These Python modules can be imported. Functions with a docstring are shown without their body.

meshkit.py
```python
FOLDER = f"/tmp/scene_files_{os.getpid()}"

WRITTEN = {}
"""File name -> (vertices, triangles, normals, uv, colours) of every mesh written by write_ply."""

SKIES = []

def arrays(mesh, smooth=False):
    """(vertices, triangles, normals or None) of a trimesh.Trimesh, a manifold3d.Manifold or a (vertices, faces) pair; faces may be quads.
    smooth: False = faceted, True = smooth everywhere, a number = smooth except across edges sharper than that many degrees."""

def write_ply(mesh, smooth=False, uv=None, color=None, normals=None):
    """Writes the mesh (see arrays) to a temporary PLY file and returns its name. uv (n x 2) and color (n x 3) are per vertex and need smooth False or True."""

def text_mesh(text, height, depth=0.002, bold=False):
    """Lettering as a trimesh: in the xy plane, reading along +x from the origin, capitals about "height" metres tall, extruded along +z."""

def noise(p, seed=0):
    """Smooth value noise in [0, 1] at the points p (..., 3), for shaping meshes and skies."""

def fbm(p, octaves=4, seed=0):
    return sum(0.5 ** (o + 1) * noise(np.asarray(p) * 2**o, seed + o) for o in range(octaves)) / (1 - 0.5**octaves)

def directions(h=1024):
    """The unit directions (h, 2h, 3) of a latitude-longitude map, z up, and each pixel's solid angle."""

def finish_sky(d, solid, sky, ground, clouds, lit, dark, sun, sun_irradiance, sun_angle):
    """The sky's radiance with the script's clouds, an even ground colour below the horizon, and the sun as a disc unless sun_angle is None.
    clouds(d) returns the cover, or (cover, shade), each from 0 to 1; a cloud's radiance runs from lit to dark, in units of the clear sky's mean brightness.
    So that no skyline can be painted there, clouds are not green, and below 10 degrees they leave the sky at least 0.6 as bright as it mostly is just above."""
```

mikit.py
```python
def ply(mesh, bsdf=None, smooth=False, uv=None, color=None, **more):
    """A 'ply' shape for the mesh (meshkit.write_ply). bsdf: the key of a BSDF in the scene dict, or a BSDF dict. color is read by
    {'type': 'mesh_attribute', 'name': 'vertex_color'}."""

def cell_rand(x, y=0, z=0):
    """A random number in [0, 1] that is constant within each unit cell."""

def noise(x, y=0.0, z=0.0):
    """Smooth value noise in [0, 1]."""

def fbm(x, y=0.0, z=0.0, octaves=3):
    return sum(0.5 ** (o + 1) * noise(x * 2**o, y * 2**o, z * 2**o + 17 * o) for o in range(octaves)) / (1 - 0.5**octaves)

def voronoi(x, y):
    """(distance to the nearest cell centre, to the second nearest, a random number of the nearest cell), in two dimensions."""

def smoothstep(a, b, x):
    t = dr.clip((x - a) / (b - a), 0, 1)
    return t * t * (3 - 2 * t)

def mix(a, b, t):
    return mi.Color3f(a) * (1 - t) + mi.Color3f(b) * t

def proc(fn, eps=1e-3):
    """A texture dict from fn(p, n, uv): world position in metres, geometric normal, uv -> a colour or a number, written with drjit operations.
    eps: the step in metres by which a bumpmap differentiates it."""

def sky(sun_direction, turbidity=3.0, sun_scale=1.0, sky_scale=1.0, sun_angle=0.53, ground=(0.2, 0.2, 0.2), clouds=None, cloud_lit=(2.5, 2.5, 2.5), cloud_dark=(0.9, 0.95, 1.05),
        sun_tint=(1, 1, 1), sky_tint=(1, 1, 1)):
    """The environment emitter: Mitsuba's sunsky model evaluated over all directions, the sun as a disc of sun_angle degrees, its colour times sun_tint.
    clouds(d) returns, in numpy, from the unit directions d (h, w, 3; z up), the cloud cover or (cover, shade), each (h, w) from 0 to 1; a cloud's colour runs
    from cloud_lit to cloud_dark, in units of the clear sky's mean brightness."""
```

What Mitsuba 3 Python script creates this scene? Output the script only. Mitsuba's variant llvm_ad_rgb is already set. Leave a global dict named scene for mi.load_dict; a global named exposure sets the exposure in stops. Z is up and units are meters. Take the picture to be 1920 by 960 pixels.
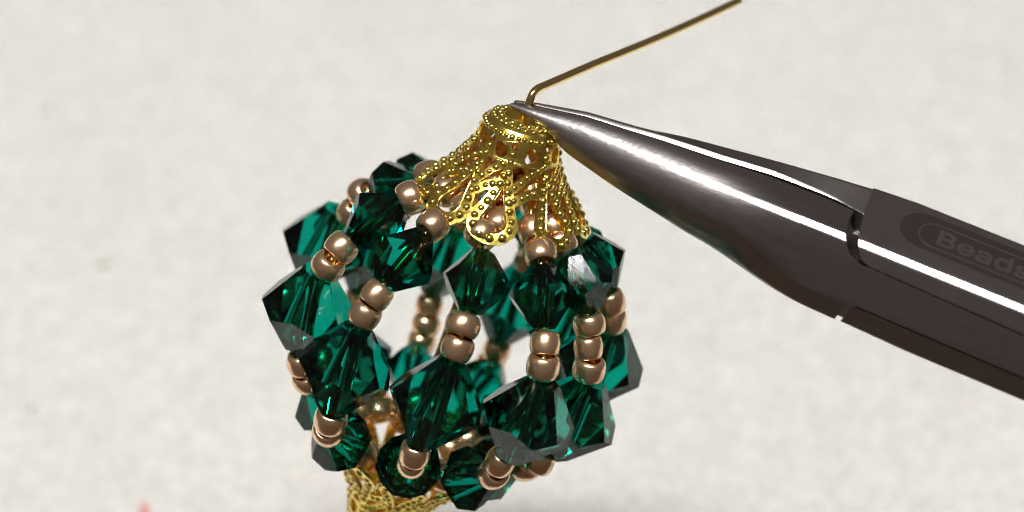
import math
import numpy as np, trimesh, mitsuba as mi, mikit, manifold3d
import drjit as dr
import meshkit
from shapely import affinity
from shapely.geometry import LineString, Polygon, Point, box as sbox
from shapely.ops import unary_union

T = mi.ScalarTransform4f
scene, labels = {'type': 'scene'}, {}
exposure = 0.0

# ---------------------------------------------------------------- camera (a compact camera held 129 mm above the paper, looking 40 degrees down)
CAM = np.array([0, 0, 0.129])
PITCH = math.radians(40)
RIGHT = np.array([1.0, 0, 0])
UP = np.array([0, math.sin(PITCH), math.cos(PITCH)])
BACK = np.array([0, -math.cos(PITCH), math.sin(PITCH)])
scene['camera'] = {'type': 'thinlens', 'fov': 2 * math.degrees(math.atan(960 / 3900)), 'fov_axis': 'x',
                   'to_world': T().look_at(origin=CAM.tolist(), target=(CAM - BACK).tolist(), up=UP.tolist()),
                   'aperture_radius': 0.0013, 'focus_distance': 0.1235, 'near_clip': 0.005, 'far_clip': 10.0}

# ---------------------------------------------------------------- light: one soft ceiling-side lamp above the bench, and the dim room
LAMP_AT = np.array([-0.062, -0.14, 0.86])
LAMP_TO = np.array([0.02, 0.75, 0.0])
LAMP_POWER = 57.0
scene['room_light'] = {'type': 'constant', 'radiance': {'type': 'rgb', 'value': [0.092, 0.077, 0.072]}}
lamp_frame = T().look_at(origin=LAMP_AT.tolist(), target=LAMP_TO.tolist(), up=[0, 1, 0.3])
scene['bench_lamp__diffuser'] = {'type': 'rectangle', 'to_world': lamp_frame @ T().scale([0.26, 0.05, 1]),
                                 'emitter': {'type': 'area', 'radiance': {'type': 'rgb', 'value': [LAMP_POWER, LAMP_POWER * 0.985, LAMP_POWER * 0.95]}},
                                 'bsdf': {'type': 'diffuse', 'reflectance': {'type': 'rgb', 'value': 0.6}}}
scene['bench_lamp__housing'] = {'type': 'cube', 'to_world': lamp_frame @ T().translate([0, 0, -0.022]) @ T().scale([0.275, 0.065, 0.02]),
                                'bsdf': {'type': 'diffuse', 'reflectance': {'type': 'rgb', 'value': 0.35}}}
labels['bench_lamp'] = {'label': 'rectangular white bench lamp hanging above the paper, outside the picture', 'category': 'lamp'}

# ---------------------------------------------------------------- materials
noise, fbm, smoothstep, mix = mikit.noise, mikit.fbm, mikit.smoothstep, mikit.mix


def rgb(*c):
    return {'type': 'rgb', 'value': list(c) if len(c) > 1 else [c[0]] * 3}


def paper_color(p, n, uv):
    x, y = p.x * 1000, p.y * 1000
    a = fbm(x / 1.5, y / 1.5, 3.0, octaves=3)
    b = fbm(x / 9 + 31, y / 9, 7.0, octaves=3)
    c = noise(x / 3.1 + 5, y / 3.1, 11.0)
    v = 1 + 0.07 * (a - 0.5) + 0.33 * (fbm(x / 0.55, y / 0.55, 9.0, octaves=2) - 0.5) + 0.04 * (b - 0.5)
    warm = mix((0.798, 0.793, 0.757), (0.795, 0.796, 0.768), smoothstep(0.3, 0.7, b))
    pink = mix((1.0, 1.0, 1.0), (1.012, 0.993, 0.988), smoothstep(0.62, 0.9, c))
    return warm * pink * v


scene['paper_mat'] = {'type': 'twosided', 'bsdf': {'type': 'diffuse', 'reflectance': mikit.proc(paper_color)}}


scene['table_mat'] = {'type': 'twosided', 'bsdf': {'type': 'diffuse', 'reflectance': rgb(0.07, 0.045, 0.032)}}


def metal(key, base, rough, bump=0, size=0.3, aniso=0, eps=2e-5, m=1.0):
    b = {'type': 'principled', 'base_color': rgb(*base) if isinstance(base, tuple) else mikit.proc(base), 'metallic': m, 'roughness': rough if not callable(rough) else mikit.proc(rough), 'anisotropic': aniso}
    if bump:
        b = {'type': 'bumpmap', 'scale': 1.0, 'arbitrary': mikit.proc(lambda p, n, uv: fbm(p.x * 1000 / size, p.y * 1000 / size, p.z * 1000 / size, octaves=2) * bump, eps=eps), 'bsdf': b}
    scene[key] = {'type': 'twosided', 'bsdf': b}


metal('gold', lambda p, n, uv: mix((1.0, 0.78, 0.17), (0.90, 0.60, 0.13), smoothstep(0.5, 0.95, fbm(p.x * 900, p.y * 900, p.z * 900))), 0.25, bump=2.6e-5, size=0.4)
metal('gold_wire', (0.96, 0.74, 0.32), 0.2)
metal('rose_gold', lambda p, n, uv: mix((0.93, 0.60, 0.35), (0.98, 0.71, 0.45), noise(p.x * 1600, p.y * 1600, p.z * 1600)), 0.265, bump=9e-6, size=0.3, m=0.93)
# polished tool steel: brushed along the tool, satin towards the worn tips
TIP = np.array([0.0008675, 0.0, 0.0])
AX = [np.array(q) for q in ((0.90748163, -0.38090607, 0.17716561), (0.29057776, 0.87372131, 0.39009696), (-0.30338367, -0.30252544, 0.90356887))]
AX = [q[0] * RIGHT + q[1] * UP + q[2] * BACK for q in AX]
TIP = CAM + (0.8675 * RIGHT + 8.7316 * UP - 124.42 * BACK) * 0.001


def along(p):
    d = [(p.x - float(TIP[0])) * 1000, (p.y - float(TIP[1])) * 1000, (p.z - float(TIP[2])) * 1000]
    return [d[0] * float(a[0]) + d[1] * float(a[1]) + d[2] * float(a[2]) for a in AX]


def steel_rough(p, n, uv):
    u, v, w = along(p)
    streak = noise(u * 0.35, v * 9, w * 9)
    return mi.Float(0.26) - 0.07 * smoothstep(9, 19, u) + 0.05 * (streak - 0.5)


def steel_color(p, n, uv):
    u, v, w = along(p)
    return mi.Color3f(0.45, 0.418, 0.414) * (0.88 + 0.16 * noise(u * 0.5, v * 7, w * 7) + 0.08 * noise(u * 2, v * 2, w * 2))


def steel_bump(p, n, uv):
    u, v, w = along(p)
    tip = 1 - smoothstep(6, 17, u)
    pits = noise(u * 5.5, v * 5.5, w * 5.5) * 9e-6 * tip
    scratch = smoothstep(0.80, 0.97, noise(u * 0.5 + 3, v * 16, w * 16)) * 2.2e-6
    return pits + noise(u * 0.8, v * 11, w * 11) * 1.5e-6 + scratch


def steel_satin_part(p, n, uv):
    u, v, w = along(p)
    return mi.Float(0.46) - 0.38 * smoothstep(4, 17, u) + 0.14 * (noise(u * 0.4, v * 8, w * 8) - 0.5)


scene['steel'] = {'type': 'twosided', 'bsdf': {'type': 'bumpmap', 'scale': 1.0, 'arbitrary': mikit.proc(steel_bump, eps=1.5e-5), 'bsdf': {
    'type': 'blendbsdf', 'weight': mikit.proc(steel_satin_part),
    'polished': {'type': 'principled', 'base_color': mikit.proc(steel_color), 'metallic': 1.0, 'roughness': mikit.proc(steel_rough)},
    'satin': {'type': 'principled', 'base_color': mikit.proc(steel_color), 'metallic': 1.0, 'roughness': 0.48}}}}
metal('steel_satin', lambda p, n, uv: mi.Color3f(0.47, 0.44, 0.432) * (0.9 + 0.2 * noise(p.x * 900, p.y * 900, p.z * 900)), 0.27, bump=3.5e-6, size=0.2)
metal('steel_bright', (0.40, 0.375, 0.365), 0.33)
metal('steel_dark', (0.25, 0.20, 0.19), 0.34)
scene['emerald'] = {'type': 'dielectric', 'int_ior': 1.545, 'ext_ior': 1.0, 'specular_reflectance': rgb(0.62), 'specular_transmittance': rgb(0.025, 0.60, 0.51)}


# ---------------------------------------------------------------- helpers (shapes are modelled in millimetres)
def numbered(key):
    if key not in used:
        used[key] = 0
        return key
    used[key] += 1
    return f'{key}_{used[key]:03d}'


used = {}
MM = 0.001


def frame(x, y, z, o):
    m = np.eye(4)
    m[:3, 0], m[:3, 1], m[:3, 2], m[:3, 3] = x, y, z, o
    return m


def put(key, mesh, mat, m, smooth=False, **more):
    """mesh: a mesh in mm, or a ply dict already made; m: 4x4 from mm to metres in the world."""
    d = mesh if isinstance(mesh, dict) else mikit.ply(mesh, mat, smooth=smooth)
    scene[key] = {**d, 'to_world': T(m), **more}


def tube(points, radius, sides=14, cap=True):
    p = np.asarray(points, float)
    r = np.broadcast_to(radius, (len(p),))
    t = np.gradient(p, axis=0)
    t /= np.linalg.norm(t, axis=1, keepdims=True)
    a = np.cross(t[0], [0.3, 0.9, 0.2]); a /= np.linalg.norm(a)
    rings = []
    for i in range(len(p)):
        a = a - t[i] * (a @ t[i]); a /= np.linalg.norm(a)
        b = np.cross(t[i], a)
        ang = np.arange(sides) * 2 * np.pi / sides
        rings.append(p[i] + r[i] * (np.cos(ang)[:, None] * a + np.sin(ang)[:, None] * b))
    return loft(rings)


def loft(rings):
    """closed rings (n, k, 3) joined into a closed solid with fan caps; outward if the rings turn counter-clockwise seen from the end they run to."""
    n, k = len(rings), len(rings[0])
    v = [np.asarray(r) for r in rings] + [np.mean(rings[0], 0)[None], np.mean(rings[-1], 0)[None]]
    v = np.vstack(v)
    f = []
    for i in range(n - 1):
        for j in range(k):
            a, b = i * k + j, i * k + (j + 1) % k
            f += [[a, b, b + k], [a, b + k, a + k]]
    for j in range(k):
        f += [[n * k, (j + 1) % k, j], [n * k + 1, (n - 1) * k + j, (n - 1) * k + (j + 1) % k]]
    m = trimesh.Trimesh(v, f, process=False)
    if m.volume < 0:
        m.invert()
    return m


def revolve(profile, sides=32):
    """closed profile of (r, z) pairs round z."""
    pr = np.asarray(profile, float)
    a = np.arange(sides) * 2 * np.pi / sides
    v = np.stack([pr[None, :, 0] * np.cos(a)[:, None], pr[None, :, 0] * np.sin(a)[:, None], np.broadcast_to(pr[None, :, 1], (sides, len(pr)))], -1).reshape(-1, 3)
    k, f = len(pr), []
    for i in range(sides):
        for j in range(k):
            a0, a1, b0, b1 = i * k + j, i * k + (j + 1) % k, ((i + 1) % sides) * k + j, ((i + 1) % sides) * k + (j + 1) % k
            f += [[a0, b0, b1], [a0, b1, a1]]
    m = trimesh.Trimesh(v, f, process=False)
    if m.volume < 0:
        m.invert()
    return m


def solid(m):
    return manifold3d.Manifold(manifold3d.Mesh(np.asarray(m.vertices, np.float32), np.asarray(m.faces, np.uint32)))


def back(m):
    k = m.to_mesh()
    return trimesh.Trimesh(np.array(k.vert_properties[:, :3]), np.array(k.tri_verts), process=False)


# ---------------------------------------------------------------- the setting: a sheet of mottled paper on a dark table
g = np.array([[-0.16, 0.08, 0], [0.16, 0.08, 0], [0.16, 0.34, 0], [-0.16, 0.34, 0]])
scene['paper'] = mikit.ply((g, np.array([[0, 1, 2], [0, 2, 3]])), 'paper_mat')
scene['table'] = mikit.ply((np.array([[-0.9, -0.5, -0.004], [0.9, -0.5, -0.004], [0.9, 0.9, -0.004], [-0.9, 0.9, -0.004]]), np.array([[0, 1, 2], [0, 2, 3]])), 'table_mat')
labels['table'] = {'label': 'dark brown table under the paper, outside the picture', 'kind': 'structure'}
labels['paper'] = {'label': 'off-white mottled paper sheet lying flat under everything', 'kind': 'structure'}

# ---------------------------------------------------------------- the ornament hangs from the pliers, its axis leaning right and towards the camera
def view_to_world(q):
    return CAM + (q[0] * RIGHT + q[1] * UP + q[2] * BACK) * MM


def view_dir(q):
    return q[0] * RIGHT + q[1] * UP + q[2] * BACK


OX, OY, OZ = [view_dir(q) for q in ((0.94829245, -0.28852369, -0.13227059), (0, 0.416734283, -0.909028348), (0.3173979, 0.86202472, 0.39518597))]
ORN = frame(OX * MM, OY * MM, OZ * MM, view_to_world((-3.576, -3.337, -129.953)))


def seat(loc, axis, spin=0.0, scale=1.0):
    """matrix in the ornament's frame: local z along axis at loc."""
    z = np.asarray(axis, float) / np.linalg.norm(axis)
    x = np.cross([0, 0, 1.0] if abs(z[2]) < 0.9 else [1.0, 0, 0], z); x /= np.linalg.norm(x)
    y = np.cross(z, x)
    c, s = math.cos(spin), math.sin(spin)
    return frame((x * c + y * s) * scale, (-x * s + y * c) * scale, z * scale, loc)

def bicone(R, H, hole):
    """faceted crystal bicone with a drilled hole: six facets on each side, the two sides turned against each other, small facets at the girdle."""
    tip = hole + 0.16 * R
    planes = []
    for side in (1, -1):
        for k in range(6):
            a = (k + (0 if side > 0 else 0.5)) * math.pi / 3
            planes.append((R * 0.93, tip * 0.96, H * side, a))
    cut = manifold3d.Manifold.cube([4 * R, 4 * R, 2 * H], True)
    for r0, r1, zt, a in planes:
        # plane through (r0, z=0) and (r1, z=zt), facing direction a
        n = np.array([abs(zt), 0, (r0 - r1) * np.sign(zt)]); n /= np.linalg.norm(n)
        nn = (n[0] * math.cos(a), n[0] * math.sin(a), n[2])
        cut = cut.trim_by_plane([-nn[0], -nn[1], -nn[2]], -n[0] * r0)
    for k in range(12):
        a = (k + 0.5) * math.pi / 6
        cut = cut.trim_by_plane([-math.cos(a), -math.sin(a), 0], -R * 0.965)
    cut = cut - manifold3d.Manifold.cylinder(4 * H, hole, hole, 20, True)
    return back(cut)


def seed(R, h, hole):
    pr = []
    for k in range(14):  # rounded donut section
        t = 2 * math.pi * k / 14
        c, s = math.cos(t), math.sin(t)
        e = 0.95
        pr.append(((R + hole) / 2 + (R - hole) / 2 * np.sign(c) * abs(c) ** e, h * np.sign(s) * abs(s) ** e))
    return revolve(pr, 28)


LARGE_M, SMALL_M = bicone(2.92, 2.75, 0.42), bicone(2.03, 1.88, 0.36)
LARGE, SMALL = mikit.ply(LARGE_M, 'emerald'), mikit.ply(SMALL_M, 'emerald')
SEEDS = [mikit.ply(seed(0.975 * a, 0.70 * b, 0.36), 'rose_gold', smooth=True) for a, b in ((1.0, 1.0), (1.05, 0.94), (0.95, 1.04), (1.02, 1.05))]

# every strand from the top cap to the bottom cap: t top seed, S small crystal, m middle seed, L large crystal, b lower seed, s lower crystal, c last seed (mm)
STRANDS = [
    [('t', 2.55, 0.02, 8.90), ('t', 4.2, 0.05, 8.05), ('t', 5.35, 0.06, 7.33), ('S', 7.36, 0.19, 5.72), ('m', 8.98, -0.04, 3.57), ('m', 9.54, -0.02, 2.4), ('L', 9.9, 0.30, -0.85), ('b', 9.55, 0.18, -4.19), ('b', 8.93, 0.14, -5.46), ('s', 7.2, 0.1, -7.42), ('c', 5.12, 0.06, -8.99), ('c', 3.97, 0.05, -9.75)],
    [('t', 2.26, 1.07, 9.75), ('t', 3.7, 1.87, 8.05), ('t', 4.99, 2.88, 6.87), ('S', 6.36, 3.67, 4.82), ('m', 7.53, 4.35, 2.6), ('m', 7.9, 4.57, 1.27), ('L', 8.39, 4.88, -2.16), ('b', 8.11, 4.68, -5.57), ('b', 7.62, 4.4, -6.79), ('s', 5.87, 3.39, -8.38), ('c', 4.03, 2.33, -9.84), ('c', 3.02, 1.74, -10.53)],
    [('t', 1.49, 1.84, 8.90), ('t', 2.34, 3.24, 8.05), ('t', 2.96, 5.07, 6.75), ('S', 3.77, 6.48, 4.73), ('m', 4.38, 7.6, 2.45), ('m', 4.52, 7.94, 1.09), ('L', 4.49, 8.36, -2.39), ('b', 4.64, 8.03, -5.84), ('b', 4.58, 8.17, -7.15), ('s', 4.11, 5.66, -7.48), ('c', 2.73, 4.32, -9.24), ('c', 2.06, 3.44, -10.06)],
    [('t', 0.32, 2.13, 9.75), ('t', 0.28, 3.75, 8.05), ('t', -0.25, 5.51, 7.2), ('S', -0.34, 7.41, 5.46), ('m', -0.41, 8.91, 3.36), ('m', -0.43, 9.4, 2.08), ('L', -0.53, 10.19, -1.26), ('b', -0.5, 9.64, -4.81), ('b', -0.36, 8.95, -5.94), ('b', -0.25, 9.01, -7.27), ('s', -0.39, 6.6, -8.35), ('c', -0.09, 4.35, -9.53), ('c', -0.2, 3.28, -10.34)],
    [('t', -0.74, 1.80, 8.90), ('t', -1.58, 3.15, 8.05), ('t', -2.28, 3.65, 7.40), ('S', -4.2, 6.8, 4.6), ('m', -5.08, 7.88, 2.96), ('m', -5.29, 8.21, 1.65), ('L', -5.53, 8.59, -1.77), ('b', -5.27, 8.17, -5.18), ('b', -4.95, 7.68, -6.42), ('s', -3.91, 6.06, -8.16), ('c', -2.69, 4.18, -9.47), ('c', -2.06, 3.2, -10.18)],
    [('t', -1.43, 1.07, 9.75), ('t', -2.8, 1.87, 8.05), ('t', -4.07, 2.35, 7.20), ('S', -5.7, 3.58, 4.95), ('m', -7.44, 4.82, 3.61), ('m', -7.78, 4.69, 2.19), ('L', -8.7, 5.81, -1.02), ('b', -8.03, 4.88, -4.33), ('b', -7.57, 4.49, -5.6), ('s', -6.11, 3.56, -7.56), ('c', -4.34, 2.51, -9.14), ('c', -3.35, 1.94, -9.9)],
    [('t', -1.58, -0.75, 8.90), ('t', -3.06, -1.31, 8.05), ('t', -5.06, -2, 7.19), ('S', -6.55, -2.46, 5.29), ('m', -8.11, -3.1, 3.22), ('m', -8.56, -3.55, 2.05), ('L', -8.91, -3.02, -1.35), ('b', -8.2, -3.26, -4.91), ('b', -7.5, -3.14, -5.96), ('s', -5.9, -2.1, -8.0), ('c', -4.69, -1.68, -9.34), ('c', -3.56, -1.32, -10.03)],
    [('t', -0.88, -1.69, 9.75), ('t', -1.83, -2.98, 8.05), ('t', -3.48, -4.51, 7), ('S', -4.58, -5.94, 4.98), ('m', -5.53, -7.26, 2.87), ('m', -5.84, -7.56, 1.6), ('L', -6.01, -8.03, -1.98), ('b', -5.78, -7.88, -5.57), ('b', -5.62, -7.25, -6.72), ('s', -4.6, -5.35, -8.24), ('c', -2.99, -3.84, -9.59), ('c', -2.26, -2.94, -10.3)],
    [('t', 0.31, -2.13, 8.90), ('t', 0.27, -3.75, 8.05), ('t', -0.6, -4.45, 7.35), ('S', -0.29, -7.27, 5.56), ('m', -0.36, -8.83, 3.36), ('m', -0.26, -9.24, 2.06), ('L', -0.43, -9.72, -1.54), ('b', -0.54, -9.63, -5.2), ('b', -0.42, -8.93, -6.37), ('s', -0.27, -6.7, -7.83), ('c', -0.23, -4.72, -9.48), ('c', -0.17, -3.55, -10.17)],
    [('t', 1.53, -1.82, 9.75), ('t', 2.4, -3.2, 8.05), ('t', 3.09, -4.73, 7.38), ('S', 3.87, -6.38, 5.45), ('m', 4.75, -7.7, 3.18), ('m', 5.01, -8.33, 2.04), ('L', 5.2, -8.69, -1.42), ('b', 4.68, -8.13, -4.99), ('b', 4.66, -7.57, -6.23), ('s', 3.66, -5.84, -8), ('c', 2.47, -4.06, -9.44), ('c', 1.86, -3.07, -10.14)],
    [('t', 2.23, -1.12, 8.90), ('t', 3.64, -1.96, 8.05), ('t', 4.36, -2.71, 7.48), ('S', 6.18, -3.66, 5.94), ('m', 7.44, -4.46, 3.71), ('m', 7.83, -4.78, 2.4), ('m', 8.32, -5.03, 1.14), ('L', 8.49, -4.86, -2.43), ('b', 7.56, -5.17, -5.79), ('b', 6.9, -4.7, -6.76), ('s', 5.1, -3.5, -8.25), ('c', 3.89, -2.45, -9.57), ('c', 2.97, -1.82, -10.34)],
]
rng = np.random.default_rng(5)


def facets(mesh):
    m = trimesh.Trimesh(mesh.vertices, mesh.faces)
    keys = {}
    for n, a in zip(np.round(m.face_normals, 2), m.area_faces):
        keys[tuple(n)] = keys.get(tuple(n), 0) + a
    return np.array(list(keys)), np.array(list(keys.values()))


CUTS = {'L': facets(LARGE_M), 'S': facets(SMALL_M), 's': facets(SMALL_M)}


def glint(kind, m, tight=False):
    """area of the crystal's facets that mirror the lamp into the camera."""
    n, a = CUTS[kind]
    r = m[:3, :3] / np.linalg.norm(m[:3, 0])
    w = n @ r.T
    v = CAM - m[:3, 3]; v /= np.linalg.norm(v)
    l = LAMP_AT - m[:3, 3]; l /= np.linalg.norm(l)
    out = 2 * (w @ v)[:, None] * w - v
    near = (out @ l - 0.9955) / 0.003 if tight else (out @ l - 0.94) / 0.04
    return float((a * (w @ v) * np.clip(near, 0, 1)).sum())


def breadth(mesh, m):
    x = mesh.vertices @ (m[:3, :3].T @ RIGHT)
    return float(x.max() - x.min()) * 1000


labels['beaded_ornament'] = {'label': 'hollow ball of emerald crystals and rose gold beads between two gold filigree caps', 'category': 'bead ornament'}
for si, strand in enumerate(STRANDS):
    root = numbered('beaded_ornament__strand')
    P = np.array([b[1:] for b in strand])
    tan = np.gradient(P, axis=0)
    path = np.vstack([P[:1] + (P[0] - P[1]) * 0.4, P, P[-1:] + (P[-1] - P[-2]) * 0.4])
    fine = []
    for i in range(len(path) - 1):
        for t in np.linspace(0, 1, 5)[:-1]:
            fine.append(path[i] * (1 - t) + path[i + 1] * t)
    fine = np.array(fine + [path[-1]])
    for _ in range(2):
        fine[1:-1] = 0.25 * fine[:-2] + 0.5 * fine[1:-1] + 0.25 * fine[2:]
    thread = trimesh.util.concatenate([tube(fine + o, 0.24, 10) for o in ([0, 0, 0],)])
    put(root, thread, 'gold_wire', ORN, smooth=True)
    for k, (kind, *loc) in enumerate(strand):
        spin = rng.uniform(0, math.pi / 4)
        axis = -tan[k]
        if kind in 'SLs':
            key = numbered(root + '__crystal_bead')
            turns = [ORN @ seat(loc, axis, spin + q * math.pi / 3 / 24) for q in range(24)]
            seen = [glint(kind, q) for q in turns]
            wide = [breadth(LARGE_M if kind == 'L' else SMALL_M, q) for q in turns]
            pick = int(np.argmax([w - 3 * (g - min(seen)) for w, g in zip(wide, seen)]))
            if (si, kind) == (10, 'S'):  # this crystal sits askew on its thread and mirrors the lamp
                turns = [ORN @ seat(loc, axis / np.linalg.norm(axis) + [a, b, c], q * math.pi / 36) for a in (-.2, -.1, 0, .1, .2) for b in (-.2, -.1, 0, .1, .2) for c in (-.2, -.1, 0, .1, .2) for q in range(12)]
                pick = int(np.argmax([glint(kind, q, True) for q in turns]))
            put(key, LARGE if kind == 'L' else SMALL, None, turns[pick])
        else:
            key = numbered(root + '__seed_bead')
            wob = rng.normal(0, 0.09, 3)
            put(key, SEEDS[rng.integers(4)], None, ORN @ seat(loc, axis / np.linalg.norm(axis) + wob, spin, rng.uniform(0.96, 1.05)))

# ---------------------------------------------------------------- filigree cap: bell of gold sheet pierced into a collar with round holes and nine teardrop petals
PROFILE = np.array([[1.3, 13.42], [1.7, 13.38], [2.05, 13.15], [2.3, 12.8], [2.42, 12.4], [2.52, 11.8], [2.84, 10.9], [3.42, 9.9], [4.14, 9.0], [4.86, 8.25], [5.33, 7.72], [5.62, 7.25]])
seg = np.r_[0, np.cumsum(np.linalg.norm(np.diff(PROFILE, axis=0), axis=1))]
S_END, RHO = seg[-1], 4.4
S0 = 0.05  # the shoulder above the collar


def on_bell(x, s, off):
    s = np.clip(s, 0, S_END)
    r, z = np.interp(s, seg, PROFILE[:, 0]), np.interp(s, seg, PROFILE[:, 1])
    s1, s2 = np.clip(s - 0.25, 0, S_END), np.clip(s + 0.25, 0, S_END)
    dr_, dz_ = np.interp(s2, seg, PROFILE[:, 0]) - np.interp(s1, seg, PROFILE[:, 0]), np.interp(s2, seg, PROFILE[:, 1]) - np.interp(s1, seg, PROFILE[:, 1])
    l = np.hypot(dr_, dz_)
    nr, nz = -dz_ / l, dr_ / l
    r, z, a = r + nr * off, z + nz * off, x / RHO
    return np.stack([r * np.cos(a), r * np.sin(a), z], -1)


grain_rng = np.random.default_rng(11)
GRAIN = trimesh.creation.icosphere(subdivisions=2, radius=1.0)


def sheet(poly, thick=0.2, edge=0.3):
    parts = []
    for g in getattr(poly, 'geoms', [poly]):
        if g.area < 0.01:
            continue
        m = trimesh.creation.extrude_polygon(g.simplify(0.01), thick, engine='earcut')
        v, f = trimesh.remesh.subdivide_to_size(m.vertices, m.faces, edge)
        m = trimesh.Trimesh(v, f, process=True)
        m.vertices = on_bell(m.vertices[:, 0], m.vertices[:, 1], m.vertices[:, 2] - thick / 2)
        if m.volume < 0:
            m.invert()
        parts.append(m)
    return parts


def grains(line, step, rad, off=0.04, start=0.0):
    out = []
    for d in np.arange(start, line.length - step * 0.4, step):
        q = line.interpolate(d)
        c = on_bell(np.array([q.x]), np.array([q.y]), np.array([off]))[0]
        g = GRAIN.copy(); g.apply_scale(rad * grain_rng.uniform(0.85, 1.12)); g.apply_translation(c + grain_rng.normal(0, 0.025, 3))
        out.append(g)
    return out


def teardrop(apex, low, rad, x0, lean=0.0):
    a = np.linspace(math.radians(-28), math.radians(208), 22)
    pts = [(x0 + rad * math.cos(t) + lean, low + rad * math.sin(t)) for t in a]
    return LineString([(x0, apex)] + pts + [(x0, apex)])


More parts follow.
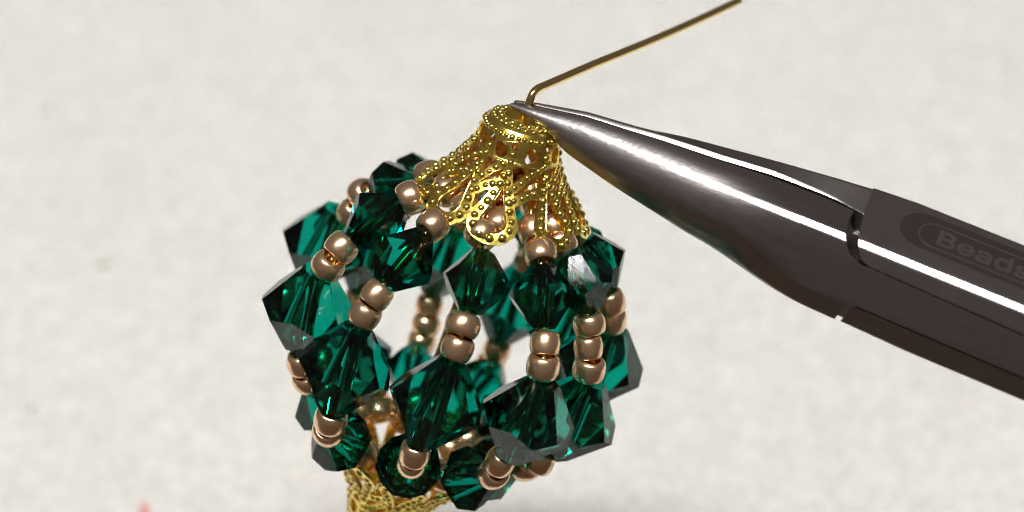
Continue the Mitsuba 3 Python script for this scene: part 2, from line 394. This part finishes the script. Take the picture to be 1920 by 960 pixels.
def build_cap(root, m, angles, mat='gold'):
    angles = np.radians(angles)
    n = len(angles)
    full = 2 * math.pi * RHO
    order = np.sort(np.mod(angles, 2 * math.pi))
    mids = (order + np.mod(np.roll(order, -1) - order, 2 * math.pi) / 2)
    ring = sbox(0, 0.0, full, S0 + 2.72)
    struts = [sbox(x * RHO - 0.4, S0 + 1.9, x * RHO + 0.4, S0 + 2.6) for x in order]
    web = unary_union([ring] + struts)
    holes = []
    for a in mids:
        for dx in (-full, 0, full):
            holes.append(affinity.scale(Point(a * RHO + dx, S0 + 1.98).buffer(0.5), 1.55, 1.0))
    for a in order:
        for dx in (-full, 0, full):
            holes.append(affinity.scale(Point(a * RHO + dx, 1.62).buffer(0.26), 1.7, 1.0))
    web = web.difference(unary_union(holes)).intersection(sbox(0, 0, full, 9))
    body = sheet(web, 0.2, 0.35)
    for s, st, rr in ((0.55, 1.05, 0.2), (1.15, 0.75, 0.2)):
        body += grains(LineString([(0, s), (full, s)]), st, rr)
    for a in order:
        body += grains(LineString([(a * RHO, S0 + 2.05), (a * RHO, S0 + 2.75)]), 0.5, 0.22)
    put(root + '__collar', trimesh.util.concatenate(body), mat, m, smooth=32)
    # beaded rim round the top opening and the dished plate inside
    rim = [revolve([(1.33 + 0.14 * math.cos(t), 13.4 + 0.14 * math.sin(t)) for t in np.linspace(0, 2 * math.pi, 10, endpoint=False)], 48)]
    for k in range(18):
        a = 2 * math.pi * k / 18
        gq = GRAIN.copy(); gq.apply_scale(0.2); gq.apply_translation([1.5 * math.cos(a), 1.5 * math.sin(a), 13.46]); rim.append(gq)
    put(root + '__rim', trimesh.util.concatenate(rim), mat, m, smooth=40)
    put(root + '__plate', revolve([(0.36, 12.75), (0.7, 12.8), (1.0, 13.0), (1.25, 13.36), (1.25, 13.2), (1.05, 12.85), (0.7, 12.62), (0.36, 12.58)], 40), mat, m, smooth=30)
    # petals
    lows = S_END - 1.46
    taken = None
    for i in range(n):
        x0 = angles[i] * RHO
        gap = np.mod(angles[(i + 1) % n] - angles[i], 2 * math.pi) * RHO
        loop = teardrop(S0 + 2.9, lows, 1.06, x0)
        band = loop.buffer(0.36, join_style=1)
        side = LineString([(x0 + 0.5, S0 + 4.3), (x0 + gap * 0.5, S0 + 3.2), (x0 + gap - 0.15, S0 + 2.5)])
        cross = LineString([(x0 + 0.75, S0 + 4.95), (x0 + gap * 0.5, S0 + 4.35), (x0 + gap - 0.55, S0 + 4.0)])
        poly = unary_union([band, side.buffer(0.3), cross.buffer(0.33)])
        nxt = affinity.translate(teardrop(S0 + 2.9, lows, 1.06, x0), gap, 0).buffer(0.362)
        poly = poly.difference(nxt).difference(sbox(x0 - 9, -1, x0 + 9, S0 + 2.722)).difference(sbox(0, -1, 0.001, -0.9))
        pc = sheet(poly, 0.2, 0.3)
        pc += grains(loop, 0.6, 0.25, start=0.35)
        pc += grains(cross, 0.58, 0.21, start=0.3) + grains(side, 0.58, 0.2, start=0.5)
        # thin raised wire round the pierced opening
        inner = [on_bell(np.array([x]), np.array([y]), np.array([0.1]))[0] for x, y in np.array(teardrop(S0 + 3.5, lows, 0.70, x0).segmentize(0.3).coords)]
        pc.append(tube(inner, 0.07, 6))
        put(numbered(root + '__petal'), trimesh.util.concatenate(pc), mat, m, smooth=32)


# each cap sits a little askew on the ball
TILT = 0.070
cz = np.array([-TILT, 0, 1.0]); cz /= np.linalg.norm(cz)
cx = np.array([1.0, 0, TILT]); cx /= np.linalg.norm(cx)
CAP = ORN @ frame(cx, np.cross(cz, cx), cz, [0.10 + 13 * TILT, 0, 0.05])
build_cap('beaded_ornament__filigree_cap', CAP, [190, 226, 262, 312, 350, 30, 70, 110, 150])
labels['beaded_ornament__filigree_cap'] = {'label': 'upper gold filigree cap with beaded rim gripped at its top by the pliers'}
FLIP = ORN @ frame(np.array([1.0, 0, 0]), np.array([0, -1.0, 0]), np.array([0, 0, -1.0]), [0.1, 0.0, -2.75])
build_cap('beaded_ornament__filigree_cap_001', FLIP, [8, 48, 88, 128, 168, 208, 248, 288, 328])
labels['beaded_ornament__filigree_cap_001'] = {'label': 'lower gold filigree cap cut off by the bottom edge of the picture'}

# head pin through the whole ball, bent over above the pliers' jaws
pin = [(0, 0, z) for z in np.linspace(-17.5, 14.2, 60)]
bend = [(0, 0, 14.2), (0.0, 0.0, 14.52), (0.01, 0.04, 14.85), (0.08, 0.2, 15.13), (0.3, 0.49, 15.35), (0.7, 0.91, 15.54), (1.36, 1.6, 15.84)]
pts = np.array(bend)
t = np.linspace(0, len(pts) - 1, 40)
from scipy.interpolate import CubicSpline
smooth_bend = CubicSpline(np.arange(len(pts)), pts, bc_type='natural')(t)
end = np.array([12.35, 13.1, 20.92])
tail = [smooth_bend[-1] + (end - smooth_bend[-1]) * k for k in np.linspace(0.02, 1, 24)]
pin = np.vstack([pin[:-1], smooth_bend, tail])
pin[-20:] += np.outer(np.sin(np.linspace(0, math.pi, 20)), [0.05, 0.03, -0.1])
put('beaded_ornament__head_pin', trimesh.util.concatenate([tube(pin, 0.252, 16), trimesh.creation.icosphere(subdivisions=3, radius=0.8).apply_translation([0, 0, -17.6])]), 'gold_wire', ORN, smooth=40)
labels['beaded_ornament__head_pin'] = {'label': 'gold head pin wire bent over to the right above the jaws'}

# ---------------------------------------------------------------- pliers: local x along the tool from the tip, y across the jaws (up), z out of the near jaw
PX, PY, PZ = [view_dir(q) for q in ((0.90748163, -0.38090607, 0.17716561), (0.29057776, 0.87372131, 0.39009696), (-0.30338367, -0.30252544, 0.90356887))]
PL = frame(PX * MM, PY * MM, PZ * MM, view_to_world((0.8675, 8.7316, -124.42)))
UPPER = np.array([[-0.9, 0.16, 0.2], [0.3, 0.45, 0.2], [3.6, 1.07, 0.2], [8.2, 1.48, 0.2], [11.6, 1.68, 0.22], [14.9, 1.94, 0.3], [18.2, 2.06, 0.5], [20.2, 2.06, 0.7], [22, 2.06, 0.7]])
LOWER = np.array([[-0.9, -0.10], [0.5, -0.38], [2.28, -0.93], [3.16, -1.42], [6.4, -2.18], [11.5, -3.1], [15.0, -3.52], [17.2, -3.74], [19.5, -3.88], [21.3, -3.94], [22, -3.95], [26, -4.12], [34, -4.17], [60, -4.25]])
DEPTH = np.array([[-0.9, 0.42], [0.3, 0.75], [3.4, 1.25], [8, 1.9], [14.7, 2.75], [20, 3.15], [60, 3.15]])
ATOP = np.array([[0, 0.6], [3.4, 1.2], [6.7, 1.46], [10.7, 1.98], [14.7, 2.43], [16.5, 2.65], [18.3, 2.86], [20.8, 3.12], [23.4, 3.27], [60, 3.27]])
KEY_T = np.radians([1, 46, 57, 80, 115, 146, 166, 179])
SUB = 9


def curve_of(col, p):
    return np.interp(p, col[:, 0], col[:, 1])


def keyed(keys):
    keys = np.asarray(keys, float)
    s = np.linspace(0, len(keys) - 1, (len(keys) - 1) * SUB + 1)
    return np.stack([np.interp(s, np.arange(len(keys)), keys[:, k]) for k in range(keys.shape[1])], 1)


def rounded(q, times):
    q = q.copy()
    for _ in range(times):
        q[1:-1] = 0.25 * q[:-2] + 0.5 * q[1:-1] + 0.25 * q[2:]
    return q


def near_section(p, body):
    wu, wl, T_ = curve_of(UPPER, p), curve_of(LOWER, p), curve_of(DEPTH, p)
    n0 = np.interp(p, UPPER[:, 0], UPPER[:, 2])
    t = keyed(KEY_T[:, None])[:, 0]
    w = (wu + wl) / 2 + (wu - wl) / 2 * np.cos(t)
    n = n0 + (T_ - n0) * np.sin(t) ** 0.9
    jaw = np.stack([w, n], 1)
    a = (curve_of(ATOP, p), -1.3) if body else (wu, n0)
    flat = rounded(keyed([a, (1.37, 2.78), (0.96, 3.08), (0.0, 3.2), (-2.4, 3.2), (wl + 0.3, 3.1), (wl + 0.02, 2.4), (wl, 0.5)]), 1)
    x = np.clip((p - 12.5) / (20.0 - 12.5), 0, 1)
    b = x * x * (3 - 2 * x)
    q = jaw * (1 - b) + flat * b
    if body:
        q = np.vstack([q, [[wl + 0.1, -1.8], [a[0] - 0.3, -1.8]]])
    else:
        q = np.vstack([q, [[q[-1, 0] * 0.7 + q[0, 0] * 0.3, n0], [q[-1, 0] * 0.3 + q[0, 0] * 0.7, n0]]])
    return q


def station(p, q):
    return np.column_stack([np.full(len(q), p), q])


ps = np.r_[np.linspace(-0.75, 2, 10), np.linspace(2.5, 20.3, 42)]
rings = []
first = near_section(-0.75, False)
for s, p in ((0.45, -1.0), (0.8, -0.92)):
    rings.append(station(p, first.mean(0) + (first - first.mean(0)) * s))
rings += [station(p, near_section(p, False)) for p in ps]
rings += [station(20.9, near_section(20.9, False))]
jaw_solid = solid(loft(rings))
rings = [station(p, near_section(p, True)) for p in np.r_[np.linspace(19.9, 27, 18), np.linspace(29, 60, 14)]]
body_solid = solid(loft(rings))


def region(pts):
    """prism over a polygon in (x, y), reaching through all of z."""
    cs = manifold3d.CrossSection([np.asarray(pts, float)], manifold3d.FillRule.NonZero)
    return manifold3d.Manifold.extrude(cs, 20).translate([0, 0, -10])


def seam(p):
    return 0.07 - 0.029 * (p - 22.12)


def groove(p):
    return -2.36 - 0.0152 * (p - 21.87)


NOTCH = [(20.3, 2.7), (20.28, 2.2), (20.22, 1.75), (20.36, 1.3), (20.72, 0.75), (21.1, 0.36), (21.8, seam(21.8) + 0.0)]
lower_edge = [(61, seam(61)), (61, groove(61)), (22.35, groove(22.35)), (22.0, groove(22) - 0.18), (21.75, -3.0), (21.6, -3.7), (21.52, -4.4), (21.5, -9)]
near_region = region([(-5, -9), (21.5, -9)] + lower_edge[::-1][1:] + NOTCH[::-1] + [(20.3, 9), (-5, 9)])
split = region([(-9, -20), (20.6, -20), (20.6, 20), (-9, 20)])
near_half = ((jaw_solid ^ split) + (body_solid ^ region([(20.58, -20), (70, -20), (70, 20), (20.58, 20)]))) ^ near_region
emblem_half = body_solid ^ region([(20.75, 9), (20.74, 2.7), (20.84, 2.2), (20.98, 1.7), (21.2, 1.25), (21.45, 0.75), (21.8, 0.3), (22.3, seam(22.3) + 0.075), (61, seam(61) + 0.075), (61, 9)][::-1])
strip = body_solid ^ region([(21.9, -9), (21.88, -4.4), (21.96, -3.7), (22.2, -2.95), (22.45, groove(22.45) - 0.12), (22.85, groove(23) - 0.1), (61, groove(61) - 0.1), (61, -9)])
strip = strip.translate([0, 0, -0.07])

emblem_half = emblem_half + manifold3d.Manifold.cube([39.5, 4.3, 2.6]).translate([20.4, -3.5, -1.7]) + manifold3d.Manifold.cube([39.5, 1.1, 4.4]).translate([20.4, -3.5, -1.7])
labels['pliers'] = {'label': 'dark polished steel needle nose pliers gripping the bent gold wire', 'category': 'pliers'}
put('pliers__jaw', back(near_half), 'steel', PL, smooth=24)
labels['pliers__jaw'] = {'label': 'near tapered jaw running on into the lower arm of the joint'}

# far jaw, seen only as a strip above the near one
rings = []
for p in np.r_[-0.95, -0.85, np.linspace(-0.7, 2, 8), np.linspace(2.5, 21.4, 40)]:
    pp = max(p, -0.7)
    wu, wl, T_ = curve_of(UPPER, pp), curve_of(LOWER, pp), curve_of(DEPTH, pp)
    n0 = np.interp(pp, UPPER[:, 0], UPPER[:, 2])
    gap = np.interp(pp, [-0.7, 2, 6, 12, 16, 19.2, 21], [0.4, 0.3, 0.16, 0.26, 0.6, 0.62, 0.2])
    ch = np.interp(pp, [-0.7, 3, 11, 15, 18.5, 20.5], [0.08, 0.2, 0.28, 0.26, 0.1, 0.02])
    g = n0 - gap
    t = np.linspace(0, np.pi, 40)
    # the round back of the jaw, from the end of the bright chamfer over the top and down behind
    top = np.array([wu - 0.04 + 0.81 * ch, g - 0.59 * ch])
    c, hw = (top[0] + wl) / 2, (top[0] - wl) / 2
    arc = np.column_stack([c + hw * np.cos(t) + np.interp(pp, [0, 8, 15, 21], [0.05, 0.12, 0.3, 0.45]) * np.sin(t) * (np.cos(t) > 0) * np.cos(t) * 2, top[1] - (T_ + top[1]) * np.sin(t) ** 0.9])
    b = np.clip((pp - 1.5) / 8, 0, 1); b = b * b * (3 - 2 * b)
    at = max(curve_of(ATOP, pp) + 0.06 * b, top[0] + 0.1)
    u = np.linspace(0, 1, 40)
    an = np.interp(pp, [3, 6.7, 10.7, 14.7], [-0.6, -0.8, -1.05, -1.3])
    face = np.where(u[:, None] < 0.4, top + (np.array([at, an]) - top) * (u[:, None] / 0.4), np.array([at, an]) + (np.array([wl, -T_]) - np.array([at, an])) * ((u[:, None] - 0.4) / 0.6))
    for _ in range(2):
        face[1:-1] = 0.25 * face[:-2] + 0.5 * face[1:-1] + 0.25 * face[2:]
    arc = arc * (1 - b) + face * b
    q = np.vstack([[[wu - 0.04, g]], arc, [[wl + 0.1, g], [(wu + wl) / 2, g]]])
    if p < -0.7:
        q = q.mean(0) + (q - q.mean(0)) * (0.45 if p < -0.9 else 0.8)
    rings.append(station(p, q))
put('pliers__jaw_001', loft(rings), 'steel_satin', PL, smooth=24)
labels['pliers__jaw_001'] = {'label': 'far jaw showing as a narrow strip above the near jaw'}
put('pliers__upper_arm', back(emblem_half), 'steel_satin', PL, smooth=24)
labels['pliers__upper_arm'] = {'label': 'upper arm of the joint with a stamped oval emblem'}
put('pliers__lower_strip', back(strip), 'steel', PL, smooth=24)
labels['pliers__lower_strip'] = {'label': 'narrow dark strip along the lower edge behind a small notch'}

# stamped oval on the slanting upper face, with its outline and lettering
eb, ea = np.array([1.37, 2.78]), np.array([3.27, -1.3])
ed = (ea - eb) / np.linalg.norm(ea - eb)
EMB = PL @ frame(np.array([1.0, 0, 0]), np.array([0, ed[0], ed[1]]), np.array([0, -ed[1], ed[0]]), [0, eb[0], eb[1]])


def oval(x0, x1, yc, h):
    return LineString([(x0 + h, yc), (x1 - h, yc)]).buffer(h, quad_segs=24)


def slab(poly, z0, z1):
    m = trimesh.creation.extrude_polygon(poly, z1 - z0, engine='earcut')
    m.apply_translation([0, 0, z0])
    return m


put('pliers__upper_arm__emblem_field', slab(oval(22.95, 43, 2.5, 1.42), -0.3, 0.012), 'steel_dark', EMB)
put('pliers__upper_arm__emblem_outline', slab(oval(24.05, 42, 2.45, 0.98).difference(oval(24.14, 41.9, 2.45, 0.89)), -0.1, 0.03), 'steel_bright', EMB)
letters = meshkit.text_mesh('Beads', 1.16, 0.1, bold=True)
letters.apply_scale([1.22, 1.0, 1.0])
letters.apply_translation([25.05, 1.9, -0.06])
put('pliers__upper_arm__lettering', letters, 'steel_bright', EMB)

# ---------------------------------------------------------------- coloured flecks on the paper
def fleck(key, x, y, length, turn, color, label, wide=0.35):
    a = np.linspace(-0.5, 0.5, 9)
    pts = np.column_stack([a * length, 0.18 * length * np.sin(a * 4), 0.08 + 0.03 * np.cos(a * 3)])
    m = tube(pts, wide / 2 * (1 - 3.2 * a ** 2) + 0.02, 8)
    m.vertices[:, 2] *= 0.6
    scene[key] = mikit.ply(m, {'type': 'diffuse', 'reflectance': rgb(*color)}, smooth=True, to_world=T().translate([x, y, 0.00001]) @ T().rotate([0, 0, 1], turn) @ T().scale(0.001))
    labels[key] = {'label': label, 'category': 'fleck'}


fleck('fibre_fleck', -0.03089, 0.12035, 1.3, 80, (0.85, 0.07, 0.04), 'tiny red fleck on the paper at the lower left edge', 0.6)
fleck('fibre_fleck_001', -0.03920, 0.15230, 0.9, 10, (0.3, 0.33, 0.12), 'tiny olive green fleck on the paper left of the ball', 0.6)
fleck('fibre_fleck_002', -0.04250, 0.13268, 0.9, 20, (0.38, 0.45, 0.48), 'tiny grey blue fleck on the paper at the far left', 0.5)
fleck('fibre_fleck_003', -0.04883, 0.17749, 1.1, 120, (0.45, 0.45, 0.42), 'faint grey fleck on the paper in the upper left', 0.5)
